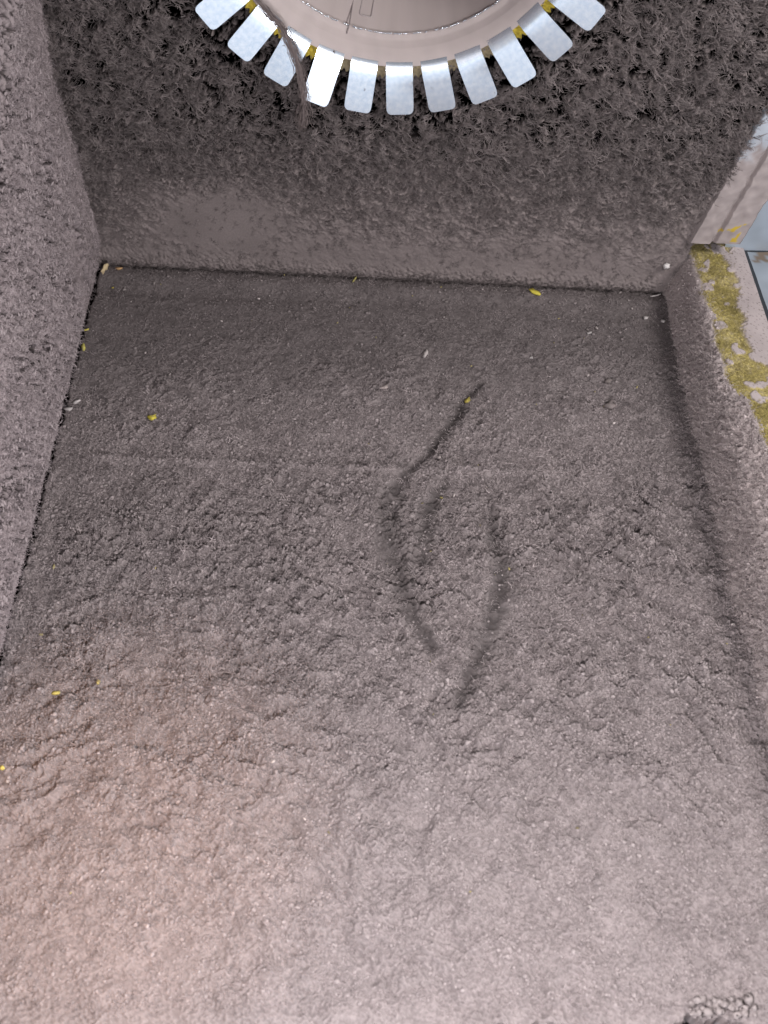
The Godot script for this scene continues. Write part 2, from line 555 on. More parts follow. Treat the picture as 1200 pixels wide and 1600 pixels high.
# ==================================================================== rear board
func build_rear(box: Node3D) -> void:
	var us := steps([-0.172, 0.200], [0.00058])
	var vs := steps([-0.006, 0.172, 0.36], [0.00058, 0.003])
	var nu := us.size()
	var nv := vs.size()
	var web := noise(105.0, 3, 31)
	var web2 := noise(290.0, 2, 32)
	var lumps := noise(60.0, 2, 33)
	var fine := noise(900.0, 1, 34)
	var warp := noise(40.0, 2, 35)
	var p := PackedVector3Array()
	var c := PackedColorArray()
	var flags := PackedByteArray()
	var fuzz := PackedFloat32Array()
	var cover := PackedFloat32Array()
	cover.resize(nu * nv)
	p.resize(nu * nv); c.resize(nu * nv); flags.resize(nu * nv); fuzz.resize(nu * nv)
	for j in nv:
		var y := vs[j]
		for i in nu:
			var x := us[i]
			var a := j * nu + i
			var w1 := warp.get_noise_2d(x, y)
			var w2 := warp.get_noise_2d(x + 2.0, y)
			# smooth places: an oval at the lower left, a low band that widens to the right
			var oval := 1.0 - sm(0.40, 1.6, Vector2((x + 0.090) / 0.048, (y - 0.030) / 0.028).length() + 0.3 * w1)
			var band := 1.0 - sm(0.012, 0.062 + 0.008 * sm(-0.05, 0.1, x), y + 0.012 * w2 + 0.010 * sm(-0.06, -0.16, x))
			var m := 1.0 - maxf(oval, band * 0.92)
			m = m * (0.5 + 0.65 * sm(0.035, 0.11, y))
			var rr := Vector2(x - RING.x, y - RING.y).length()
			var near := sm(0.112, 0.100, rr)
			var k1 := 1.0 - absf(web.get_noise_2d(x * 0.8 + 0.004 * w1, y * 1.3 + 0.004 * w2)) * 2.2
			var k2 := 1.0 - absf(web2.get_noise_2d(x + 0.002 * w2, y)) * 2.0
			var f := fine.get_noise_2d(x, y)
			var e := clampf(0.5 * k1 + 0.5 * k2 - 0.10 - 0.16 * sm(0.05, 0.10, y) - 0.10 * sm(0.15, 0.118, rr) + 0.25 * lumps.get_noise_2d(x * 1.6, y * 2.2), 0.0, 1.0)
			var off := m * (0.0075 * e + 0.0012 * lumps.get_noise_2d(x, y)) + 0.00012 * f + 0.0018 * (1.0 - m)
			off -= 0.0016 * near
			off += 0.0008 * exp(-pow((y - 0.004) / 0.005, 2)) * (0.6 + 1.2 * k2)
			off -= 0.0035 * sm(0.0015, -0.003, y)
			p[a] = Vector3(x, y, off)
			fuzz[a] = m
			var t := (1.0 + 0.12 * f + 0.1 * w1)
			var deep := m * m * (1.0 - sm(0.12, 0.50, e))      # bare black liner between the strands; extra black near the collar paints in its shade
			var col := Color(0.225 * t, 0.194 * t, 0.191 * t).lerp(Color(0.022, 0.019, 0.019), deep * 0.95)
			cover[a] = 1.0 - deep
			c[a] = col
			# right-hand limit: the cut edge leans outward as it rises
			var lim := 0.1605 + 0.245 * maxf(0.0, y - 0.0367) + 0.0015 * w1
			if rr < 0.0825 or x > lim + 0.003:
				flags[a] = 1
	var part := put("rear_board", grid_mesh(nu, nv, p, c, flags, 0), mats.lint, box)
	part.transform = rear_frame
	var places := []
	var tints := PackedColorArray()
	for q in 34000:
		var x := rng.randf_range(-0.165, 0.19)
		var y := rng.randf_range(0.001, 0.171)
		var i := clampi(int((x - us[0]) / (us[1] - us[0])), 1, nu - 2)
		var j := clampi(int((y - vs[0]) / (vs[1] - vs[0])), 1, nv - 2)
		var a := j * nu + i
		if flags[a] == 1 or rng.randf() > (0.05 + 0.95 * fuzz[a]) * (0.04 + 0.96 * cover[a]):
			continue
		var rr := Vector2(x - RING.x, y - RING.y).length()
		if rr < 0.0905:
			continue
		var nn := Vector3(p[a - 1].z - p[a + 1].z, p[a - nu].z - p[a + nu].z, 0.0025)
		places.append(lay_along(p[a] + Vector3(0, 0, 0.0002), nn, Vector3(1.0, rng.randfn() * 0.45, 0), rng.randf_range(0.6, 1.15) * (0.55 + 0.5 * fuzz[a]) * (0.6 if rr < 0.109 else 1.0)))
		var t := rng.randf_range(0.5, 1.35)
		tints.append(Color(0.27 * t, 0.236 * t, 0.234 * t))
	for q in 1100:
		var x := rng.randf_range(-0.163, 0.158)
		var y := rng.randfn(0.0008, 0.0016)
		places.append(lay(Vector3(x, y, rng.randf_range(0.0004, 0.0034)), Vector3(rng.randf_range(-0.4, 0.4), rng.randf_range(-0.9, 0.5), 1.0), rng.randf_range(0.35, 0.8)))
		var t := rng.randf_range(0.45, 1.05)
		tints.append(Color(0.22 * t, 0.19 * t, 0.187 * t))
	scatter("lint", part, long_tufts, places, tints)
	# board behind, with its hole
	var ring := SurfaceTool.new()
	ring.begin(Mesh.PRIMITIVE_TRIANGLES)
	var wool := noise(900.0, 2, 36)
	for k in 96:       # cut edge of the glass wool round the hole
		for s in 3:
			var quad := []
			for cc in [[0, 0], [1, 0], [1, 1], [0, 1]]:
				var a0: float = TAU * (k + cc[0]) / 96.0
				var rad: float = 0.0832 + 0.0004 * wool.get_noise_2d(cos(a0) * 0.08, sin(a0) * 0.08 + s + cc[1])
				quad.append([Vector3(RING.x + sin(a0) * rad, RING.y - cos(a0) * rad, -0.025 * (s + cc[1]) / 3.0), a0])
			for v in [0, 1, 2, 0, 2, 3]:
				ring.set_color(Color(0.36, 0.27, 0.06))
				ring.add_vertex(quad[v][0])
	ring.generate_normals()
	put("hole_edge", ring.commit(), mats.glass_wool, part)
	# glass wool that shows at the root of the slots between the collar's tabs
	for k in range(-6, 7):
		var a0 := deg_to_rad(-3.5 + 11.25 * k)
		var left := k < -1 or k > 3
		var pr := PackedVector3Array()
		var pc := PackedColorArray()
		var gu := 9
		var gv := 9
		var lenr := rng.randf_range(0.0052, 0.0066)
		for jj in gv:
			for ii in gu:
				var tt := (ii / (gu - 1.0) - 0.5) * 0.0056
				var rad := 0.0838 + lenr * jj / (gv - 1.0) * (1.0 + 0.16 * sin(ii * 1.7 + k))
				var q2 := Vector2(sin(a0), -cos(a0)) * rad + Vector2(cos(a0), sin(a0)) * tt
				pr.append(Vector3(RING.x + q2.x, RING.y + q2.y, 0.0031 + 0.0006 * wool.get_noise_2d(q2.x, q2.y)))
				var g := 0.9 + 0.5 * wool.get_noise_2d(q2.x * 2.0, q2.y * 2.0)
				pc.append(Color(0.52 * g, 0.40 * g, 0.06 * g) if left else Color(0.30 * g, 0.25 * g, 0.16 * g))
		put("insulation_edge", grid_mesh(gu, gv, pr, pc, PackedByteArray(), 0, false), mats.glass_wool, part)
	# cut edge of the opening at the right: two dusty strips with a fold between
	var ju := steps([0.0, 0.0118, 0.0132, 0.0268, 0.0275, 0.0285], [0.0007, 0.0003, 0.0007, 0.0003, 0.0004])
	var jv := steps([0.0365, 0.14, 0.33], [0.0009, 0.004])
	var edge := noise(120.0, 3, 37)
	var pj := PackedVector3Array()
	var cj := PackedColorArray()
	for y in jv:
		for s in ju:
			var e := edge.get_noise_2d(s, y)
			var x0 := 0.1618 + 0.245 * (y - 0.0367) + 0.0008 * edge.get_noise_1d(y)
			var x := x0 + s * (1.0 - 0.5 * maxf(0.0, y - 0.0367))
			var off := 0.0050 + 0.0004 * e
			if s > 0.0118 and s < 0.0132: off = 0.0024
			if s >= 0.0132: off = 0.0042 + 0.0005 * e
			if s > 0.0268: off = -0.006
			if s == 0.0: off = 0.001
			pj.append(Vector3(x, y, off))
			var g := 1.0 + 0.25 * e
			var col := Color(0.36 * g, 0.315 * g, 0.312 * g)
			if s < 0.0118 and y > 0.085: col = col.lerp(Color(0.42, 0.46, 0.52), sm(0.085, 0.10, y + 0.01 * e))
			if e > 0.28 and s > 0.0120 and y < 0.05: col = Color(0.52, 0.38, 0.06)
			cj.append(col)
	var jamb := put("cut_edge", grid_mesh(ju.size(), jv.size(), pj, cj), mats.dusty, box)
	jamb.transform = rear_frame

# ==================================================================== left board
func build_left(box: Node3D) -> void:
	# u runs to the rear here, so mirrored: local x = -(z + 0.012)
	var us := steps([-0.410, 0.0], [0.0008])
	var vs := steps([-0.010, 0.176, 0.36], [0.0008, 0.004])
	var nu := us.size()
	var nv := vs.size()
	var clump := noise(120.0, 3, 51)
	var web := noise(260.0, 2, 52)
	var fine := noise(800.0, 1, 53)
	var broad := noise(22.0, 2, 54)
	var p := PackedVector3Array()
	var c := PackedColorArray()
	p.resize(nu * nv); c.resize(nu * nv)
	var fz := PackedFloat32Array()
	fz.resize(nu * nv)
	for j in nv:
		var y := vs[j]
		for i in nu:
			var x := us[i]
			var d := -x            # distance from the rear corner
			var a := j * nu + i
			var b := broad.get_noise_2d(x, y)
			var strip := 1.0 - sm(0.026, 0.034, d + 0.004 * b - 0.05 * maxf(0.0, y - 0.1))
			# smooth wedge next to the corner strip, low down
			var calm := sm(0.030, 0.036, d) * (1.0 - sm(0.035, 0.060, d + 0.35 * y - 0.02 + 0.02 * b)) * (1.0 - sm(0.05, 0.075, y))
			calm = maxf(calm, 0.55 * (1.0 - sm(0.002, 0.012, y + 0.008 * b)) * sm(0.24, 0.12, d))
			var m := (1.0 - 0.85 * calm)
			var k := sqrt(absf(clump.get_noise_2d(x * 1.15 + y * 0.35, y * 0.75))) - 0.4
			var k2 := 1.0 - 2.0 * absf(web.get_noise_2d(x, y))
			var streak := 1.0 - 2.0 * absf(web.get_noise_2d(x * 1.3, y * 0.22 + 0.002 * b))
			var f := fine.get_noise_2d(x, y)
			var e := sm(0.03, 0.25, k + 0.22 * k2 + 0.10 * b)
			var rough := m * (0.0042 * e + 0.0022 * (k + 0.2) + 0.0012 * k2)
			var off := lerpf(rough, 0.0028 + 0.0013 * streak, strip) + 0.0022 * b * sm(0.01, 0.05, y) + 0.00015 * f
			off -= 0.0018 * exp(-pow((d - 0.0325) / 0.0018, 2)) * sm(0.09, 0.05, y)
			off *= sm(0.0, 0.018, y) * 0.96 + 0.04
			if y < -0.0002: off = -0.0006
			p[a] = Vector3(x, y, off)
			var t := 1.0 + 0.12 * f + 0.12 * b
			fz[a] = (0.3 + 0.7 * m) * lerpf(e, 0.7, maxf(strip * 0.6, 1.0 - m))
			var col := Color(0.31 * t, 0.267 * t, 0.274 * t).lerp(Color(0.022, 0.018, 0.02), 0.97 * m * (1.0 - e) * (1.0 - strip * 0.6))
			if y < -0.0002: col = Color(0.012, 0.011, 0.011)
			c[a] = col
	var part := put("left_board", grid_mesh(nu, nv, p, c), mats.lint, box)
	# local x must run towards the rear: +x_local = -z
	part.transform = left_frame
	var places := []
	var tints := PackedColorArray()
	for q in 17000:
		var d := rng.randf_range(0.002, 0.29)
		var y := rng.randf_range(0.0015, 0.17)
		if y > 0.175 - d * 0.52 + 0.02:
			continue
		var i := clampi(int((-d - us[0]) / (us[1] - us[0])), 1, nu - 2)
		var j := clampi(int((y - vs[0]) / (vs[1] - vs[0])), 1, nv - 2)
		var a := j * nu + i
		if rng.randf() > 0.03 + 0.97 * fz[a] * fz[a]:
			continue
		var nn := Vector3(p[a - 1].z - p[a + 1].z, p[a - nu].z - p[a + nu].z, 0.003)
		places.append(lay(p[a], nn, rng.randf_range(0.5, 1.0)))
		var t := rng.randf_range(0.75, 1.25)
		tints.append(Color(0.50 * t, 0.432 * t, 0.447 * t))
	scatter("lint", part, piles, places, tints)
	var crumbs := []
	var ct := PackedColorArray()
	for q in 17000:
		var d := rng.randf_range(0.002, 0.29)
		var y := rng.randf_range(0.003, 0.17)
		if y > 0.195 - d * 0.52: continue
		var i := clampi(int((-d - us[0]) / (us[1] - us[0])), 1, nu - 2)
		var j := clampi(int((y - vs[0]) / (vs[1] - vs[0])), 1, nv - 2)
		var a := j * nu + i
		if rng.randf() > fz[a] * fz[a] * (0.15 + 0.95 * sm(0.028, 0.036, d)): continue
		var size := rng.randf_range(0.0006, 0.0016)
		var t := rng.randf_range(0.75, 1.2)
		var turned := lay_along(p[a], Vector3(rng.randfn() * 0.4, rng.randfn() * 0.4, 1), Vector3(0.5 + rng.randfn() * 0.3, 1, 0), size)
		crumbs.append(turned * Transform3D(Basis.from_scale(Vector3(1.9, 0.9, 0.9)), Vector3.ZERO))
		ct.append(Color(0.36 * t, 0.313 * t, 0.322 * t))
	scatter("lint_crumbs", part, granules, crumbs, ct)

# ==================================================================== right board: a low sill where the side is cut away
func build_right(box: Node3D) -> void:
	var prof := [Vector2(0.1545, -0.003), Vector2(0.1558, 0.002), Vector2(0.1588, 0.011), Vector2(0.1622, 0.0205), Vector2(0.1645, 0.0248), Vector2(0.1675, 0.0262), Vector2(0.1750, 0.0264), Vector2(0.1850, 0.0261), Vector2(0.1945, 0.0256), Vector2(0.1952, 0.0250), Vector2(0.1953, 0.0)]
	var cum := [0.0]
	for k in prof.size() - 1:
		cum.append(cum[-1] + prof[k].distance_to(prof[k + 1]))
	var us := steps([0.0, cum[8], cum[10]], [0.0005, 0.002])
	var vs := steps([-0.004, 0.27, 0.40], [0.00055, 0.0015])
	var nu := us.size()
	var nv := vs.size()
	var clump := noise(170.0, 3, 71)
	var fine := noise(800.0, 2, 72)
	var broad := noise(40.0, 3, 73)
	var specks := noise(600.0, 2, 74)
	var p := PackedVector3Array()
	var c := PackedColorArray()
	var flags := PackedByteArray()
	p.resize(nu * nv); c.resize(nu * nv); flags.resize(nu * nv)
	for j in nv:
		var z := vs[j]
		for i in nu:
			var s := us[i]
			var a := j * nu + i
			var k := 0
			while k < prof.size() - 2 and cum[k + 1] < s:
				k += 1
			var d: Vector2 = (prof[k + 1] - prof[k]).normalized()
			var q: Vector2 = prof[k] + d * (s - cum[k])
			var nrm := Vector2(-d.y, d.x)
			var b := broad.get_noise_2d(s, z)
			var f := fine.get_noise_2d(s * 1.5, z)
			var cl := sqrt(absf(clump.get_noise_2d(s, z))) - 0.4
			# where lint lies: the inner face and, farther forward, over the rim
			var rim := 0.1662 + 0.11 * maxf(0.0, z - 0.112) + 0.0016 * b + 0.004 * sm(0.115, 0.125, z + 0.006 * b)
			var lint := 1.0 - sm(-0.0008, 0.0008, q.x - rim + 0.0012 * cl)
			var yel_to := 0.1800 - 0.0030 * sm(0.06, 0.075, z) + 0.010 * sm(0.085, 0.115, z) + 0.004 + 0.006 * b + 0.003 * cl
			var ymix := (1.0 - lint) * sm(0.0016, -0.0022, q.x - yel_to + 0.0016 * f) * sm(0.004, 0.008, z) * sm(0.172, 0.160, z + 0.03 * b)
			var yel := 1.0 if ymix > 0.12 else 0.0
			if z > 0.123 and b + 0.5 * cl > 0.06: yel = 0.0
			if specks.get_noise_2d(s * 0.12, z * 0.12) > 0.36: yel = 0.0
			var amp := lint * (0.15 + 0.85 * sm(0.03, 0.10, z))
			var off := amp * (0.0052 * cl + 0.0012 + 0.001 * b) + 0.0001 * f * lint
			if lint < 0.5:
				off = 0.0003 * b + (-0.0004 + 0.0006 * f if yel > 0.5 else 0.0003 + 0.00007 * f)
			off *= sm(cum[8] + 0.0012, cum[8] - 0.002, s)
			p[a] = Vector3(q.x + nrm.x * off, q.y + nrm.y * off, z)
			var t := 1.0 + 0.1 * f + 0.2 * b
			if yel > 0.5:
				flags[a] = 1
				var g := 1.0 + 0.7 * f + 0.5 * b
				c[a] = Color(0.38 * g, 0.318 * g, 0.118 * g).lerp(Color(0.36, 0.31, 0.25), clampf(1.15 - 1.1 * ymix + 0.9 * cl + 0.5 * b, 0.0, 0.95))
			elif lint > 0.5:
				c[a] = Color(0.40 * t, 0.348 * t, 0.345 * t)
			else:
				t = 1.0 + 0.08 * f + 0.15 * b
				c[a] = Color(0.43 * t, 0.375 * t, 0.372 * t) if specks.get_noise_2d(s, z) < 0.5 else Color(0.20, 0.18, 0.17)
			if s > cum[9] - 0.0002: c[a] = Color(0.012, 0.011, 0.011)
	var part := put("right_sill", grid_mesh(nu, nv, p, c, flags, 0, true), mats.lint, box)
	put("exposed_insulation", grid_mesh(nu, nv, p, c, flags, 1, true), mats.glass_wool, part)
	var places := []
	var tints := PackedColorArray()
	var yp := []
	var yt := PackedColorArray()
	for q in 9000:
		var i := rng.randi_range(1, int(nu * 0.8))
		var j := rng.randi_range(2, int(nv * 0.93))
		var a := j * nu + i
		var du := p[a + 1] - p[a - 1]
		var dv := p[a + nu] - p[a - nu]
		var nn := dv.cross(du)
		if flags[a] == 1:
			if rng.randf() < 0.55:
				yp.append(lay(p[a], nn, rng.randf_range(0.4, 0.8)))
				var t := rng.randf_range(0.7, 1.2)
				yt.append(Color(0.40 * t, 0.338 * t, 0.14 * t))
		elif p[a].x < 0.170 + 0.11 * maxf(0.0, p[a].z - 0.112):
			if rng.randf() > 0.2 + 0.8 * sm(0.02, 0.1, p[a].z):
				continue
			places.append(lay(p[a], nn, rng.randf_range(0.5, 1.0)))
			var t := rng.randf_range(0.85, 1.2)
			tints.append(Color(0.56 * t, 0.490 * t, 0.486 * t))
	scatter("lint", part, piles, places, tints)
	var crumbs := []
	var ct := PackedColorArray()
	for q in 7000:
		var i := rng.randi_range(2, int(nu * 0.8))
		var j := rng.randi_range(2, int(nv * 0.93))
		var a := j * nu + i
		if flags[a] == 1 or p[a].x > 0.169 + 0.11 * maxf(0.0, p[a].z - 0.112) or rng.randf() > 0.12 + sm(0.03, 0.11, p[a].z): continue
		var nn := (p[a + nu] - p[a - nu]).cross(p[a + 1] - p[a - 1])
		var size := rng.randf_range(0.0006, 0.0018)
		var t := rng.randf_range(0.7, 1.25)
		crumbs.append(lay(p[a] + nn.normalized() * size * 0.12, nn, size))
		ct.append(Color(0.46 * t, 0.403 * t, 0.400 * t))
	scatter("lint_crumbs", part, granules, crumbs, ct)
	scatter("insulation_fibre", part, [tufts[0]] as Array[Mesh], yp, yt)

# ==================================================================== front lip
func build_front_lip(box: Node3D) -> void:
	var us := steps([-0.17, 0.17], [0.0008])
	var vs := steps([0.3935, 0.4040], [0.0006])
	var nz := noise(230.0, 3, 91)
	var p := PackedVector3Array()
	var c := PackedColorArray()
	for z in vs:
		for x in us:
			var e := nz.get_noise_2d(x, z)
			var y := -0.0010 + 0.0011 * e - 0.004 * sm(0.3956, 0.3940, z + 0.0016 * nz.get_noise_2d(x * 1.6, 3.0))
			p.append(Vector3(x, y, z))
			var g := 1.0 + 0.12 * e
			c.append(Color(0.40 * g, 0.345 * g, 0.34 * g))
	var clod := SurfaceTool.new()
	clod.begin(Mesh.PRIMITIVE_TRIANGLES)
	clod.set_color(Color(0.40, 0.345, 0.34))
	for q in 44:     # ragged lumps of lint piled on the right end of the lip, with holes between them
		var at := Vector3(0.1035 + rng.randf() * 0.022, 0.0005 + rng.randf() * 0.0025, 0.3865 + rng.randf() * 0.006)
		var rad := rng.randf_range(0.0006, 0.0019)
		clod.append_from(granules[q % granules.size()], 0, Transform3D(Basis.from_euler(Vector3(rng.randf() * 3.0, rng.randf() * 3.0, 0)).scaled(Vector3(rng.randf_range(0.7, 1.5), rng.randf_range(0.7, 1.2), 1) * rad * 2.2), at))
	var cl := put("lint_clod", clod.commit(), mats.clod, box)
	cl.set_meta("label", "ragged clod of lint with dark holes")
	put("front_lip", grid_mesh(us.size(), vs.size(), p, c, PackedByteArray(), 0, true), mats.lint, box)

# ==================================================================== metal outside the cut side
func build_outer_sheet() -> void:
	var o := Node3D.new()
	o.name = "metal_sheet"
	o.position = Vector3(0.1966, 0.0, 0.0)
	add_child(o)
	tag(o, "bent blue-grey galvanised sheet outside the sill at the right edge", "metal sheet")
	var nz := noise(30.0, 3, 95)
	var sp := noise(140.0, 2, 96)
	for side in 2:
		var us := steps([0.0, 0.16], [0.002])
		var vs := steps([0.0, 0.30], [0.002])
		var p := PackedVector3Array()
		var c := PackedColorArray()
		for v in vs:
			for u in us:
				var e := nz.get_noise_2d(u + side, v)
				if side == 0: p.append(Vector3(u + 0.012 * v, 0.0245 + 0.0006 * e, 0.011 + v))
				else: p.append(Vector3(u - 0.012, 0.0245 + v, 0.0105 - 0.002 + REAR_SLOPE * u + 0.0012 * e))
				var g := 1.0 + 0.22 * e
				var col := Color(1, 1, 1) * g
				if side == 0: col = Color(0.86 * g, 0.83 * g, 0.80 * g)
				var spot := Vector2(u - 0.0065, v - 0.004).length() if side == 0 else 1.0
				if spot < 0.005 + 0.006 * sp.get_noise_2d(u, v): col = Color(0.55, 0.36, 0.22)
				c.append(col)
		put("sheet_panel", grid_mesh(us.size(), vs.size(), p, c, PackedByteArray(), 0, side == 0), mats.sheet, o)

# ==================================================================== collar
func build_collar() -> void:
	var o := Node3D.new()
	o.name = "duct_collar"
	o.transform = rear_frame * Transform3D(Basis(), Vector3(RING.x, RING.y, 0))
	add_child(o)
	tag(o, "round galvanised duct collar with bent tabs set in the rear board", "duct collar")
	var prof := [Vector2(0.0520, -0.120), Vector2(0.0645, -0.040), Vector2(0.0735, -0.0098), Vector2(0.0737, -0.0082), Vector2(0.0734, -0.0070), Vector2(0.0740, -0.0060), Vector2(0.0753, -0.0053), Vector2(0.0762, -0.0042), Vector2(0.0778, -0.0015), Vector2(0.0795, 0.0006), Vector2(0.0812, 0.0022), Vector2(0.0828, 0.0034), Vector2(0.0840, 0.0040)]
	var seg := 256
	var nz := noise(120.0, 3, 101)
	var p := PackedVector3Array()
	var c := PackedColorArray()
	var flags := PackedByteArray()
	for k in prof.size():
		for i in seg + 1:
			var a := TAU * i / seg - PI
			var e := nz.get_noise_3d(sin(a) * 0.08, cos(a) * 0.08, prof[k].y)
			var r: float = prof[k].x + 0.00012 * e
			if k >= 3 and k <= 5: r += 0.0005 * nz.get_noise_3d(sin(a) * 0.3, cos(a) * 0.3, 1.0)
			p.append(Vector3(sin(a) * r, -cos(a) * r, prof[k].y))
			var g := 1.0 + 0.10 * e
			c.append(Color(0.50 * g, 0.44 * g, 0.43 * g))
			flags.append(0)
	var sleeve := put("sleeve", grid_mesh(seg + 1, 9, p.slice(0, 9 * (seg + 1)), c.slice(0, 9 * (seg + 1)), PackedByteArray(), 0, true), mats.dusty, o)
	var fl := put("flare", grid_mesh(seg + 1, 5, p.slice(8 * (seg + 1)), c.slice(8 * (seg + 1)), PackedByteArray(), 0, true), mats.dusty, o)
	fl.set_meta("label", "bell-shaped rim dulled by dust")
	# ragged bare-metal edge of the bead
	var bead := SurfaceTool.new()
	bead.begin(Mesh.PRIMITIVE_TRIANGLES)
	for i in 140:
		var a := deg_to_rad(-50.0 + i * 0.72)
		if nz.get_noise_1d(i * 0.004) < -0.12: continue
		var pts := []
		for q in 3:
			var b := a + deg_to_rad(0.36 * q)
			var r := 0.0733 + 0.0004 * nz.get_noise_1d(i * 0.05 + q * 0.02)
			pts.append(Vector3(sin(b) * r, -cos(b) * r, -0.0064 + 0.0005 * nz.get_noise_1d(i * 0.03)))
		bar_chain(bead, pts, 0.0003, 0.00022, Color(1, 1, 1), 4)
	bead.generate_normals()
	put("bead_glint", bead.commit(), mats.zinc, sleeve)
	# longitudinal lock seam and a crimped rectangle in the sleeve
	var seam := SurfaceTool.new()
	seam.begin(Mesh.PRIMITIVE_TRIANGLES)
	var at := func(deg: float, depth: float, lift: float) -> Vector3:
		var rad := (0.0764 + 0.298 * depth if depth < -0.0098 and depth > -0.04 else (0.0645 + 0.156 * (depth + 0.04) if depth <= -0.04 else 0.0737)) - lift
		return Vector3(sin(deg_to_rad(deg)) * rad, -cos(deg_to_rad(deg)) * rad, depth)
	bar_chain(seam, [at.call(-17.0, -0.004, -0.0026), at.call(-16.9, -0.0065, 0.0012), at.call(-17.4, -0.02, 0.0), at.call(-18.0, -0.06, 0.0), at.call(-18.4, -0.12, 0.0)], 0.0003, 0.0003, Color(0.28, 0.25, 0.25), 4)
	seam.generate_normals()
	put("lock_seam", seam.commit(), mats.dusty, sleeve)
	var crimp := SurfaceTool.new()
	crimp.begin(Mesh.PRIMITIVE_TRIANGLES)
	bar_chain(crimp, [at.call(-14.4, -0.045, 0.0), at.call(-14.0, -0.0165, 0.0), at.call(-13.6, -0.0158, 0.0), at.call(-9.8, -0.0158, 0.0), at.call(-9.5, -0.0166, 0.0), at.call(-9.7, -0.045, 0.0)], 0.00042, 0.00042, Color(0.36, 0.32, 0.32), 5)
	crimp.generate_normals()
	put("crimp_mark", crimp.commit(), mats.dusty, sleeve)
	# thirty-two tabs
	for k in 32:
		var a := deg_to_rad(2.1 + 11.25 * k)
		var tilt := rng.randf_range(0.0016, 0.0040)
		var twist := rng.randf_range(-0.05, 0.05)
		if k == 30: tilt = 0.0056
		
		var tab := put("tab", tab_mesh(tilt, twist, rng.randf_range(-0.0006, 0.0006)), mats.zinc, o)
		tab.transform = Transform3D(Basis(Vector3(0, 0, 1), a), Vector3.ZERO)

func tab_mesh(tilt: float, twist: float, longer: float) -> ArrayMesh:
	# runs down from the bend (y = -0.083) to its rounded end (y = -0.107)
	var rs := [0.0822, 0.0832, 0.0842, 0.0853, 0.0866, 0.0885, 0.0920, 0.0960, 0.1000, 0.1035 + longer, 0.1050 + longer, 0.1060 + longer, 0.1066 + longer, 0.1069 + longer]
	var half := [0.0063, 0.0063, 0.0063, 0.0063, 0.0063, 0.0064, 0.0064, 0.00645, 0.0065, 0.0065, 0.0064, 0.0060, 0.0054, 0.0046]
	var across := 7
	var front := PackedVector3Array()
	var col := PackedColorArray()
	for k in rs.size():
		var r: float = rs[k]
		var off := 0.0052 - 0.0021 * pow(clampf((0.0885 - r) / 0.0063, 0.0, 1.0), 2.0)
		off += tilt * clampf((r - 0.086) / 0.02, 0.0, 1.2)
		for i in across:
			var x: float = half[k] * (2.0 * i / (across - 1) - 1.0)
			front.append(Vector3(x, -sqrt(maxf(0.0, r * r - x * x * 0.6)), off + twist * x * clampf((r - 0.085) / 0.01, 0.0, 1.0)))
			col.append(Color(1, 1, 1))
	# thickness: front, back and a rim
	var st := SurfaceTool.new()
	st.begin(Mesh.PRIMITIVE_TRIANGLES)
	var nv := rs.size()
	var th := Vector3(0, 0, -0.0006)
	st.set_smooth_group(0)
	for j in nv - 1:
		for i in across - 1:
			var a := front[j * across + i]; var b := front[j * across + i + 1]
			var d := front[(j + 1) * across + i]; var e := front[(j + 1) * across + i + 1]
			for v in [a, b, e, a, e, d]: st.add_vertex(v)
	st.set_smooth_group(1)
	for j in nv - 1:
		for i in across - 1:
			var a := front[j * across + i] + th; var b := front[j * across + i + 1] + th
			var d := front[(j + 1) * across + i] + th; var e := front[(j + 1) * across + i + 1] + th
			for v in [a, e, b, a, d, e]: st.add_vertex(v)
	st.set_smooth_group(-1)
	var loop := []
	for j in nv: loop.append(front[j * across])
	for i in across: loop.append(front[(nv - 1) * across + i])
	for j in nv: loop.append(front[(nv - 1 - j) * across + across - 1])
	for k in loop.size() - 1:
		var a: Vector3 = loop[k]; var b: Vector3 = loop[k + 1]
		if a.is_equal_approx(b): continue
		for v in [a, b, b + th, a, b + th, a + th]: st.add_vertex(v)
	st.generate_normals()
	return st.commit()

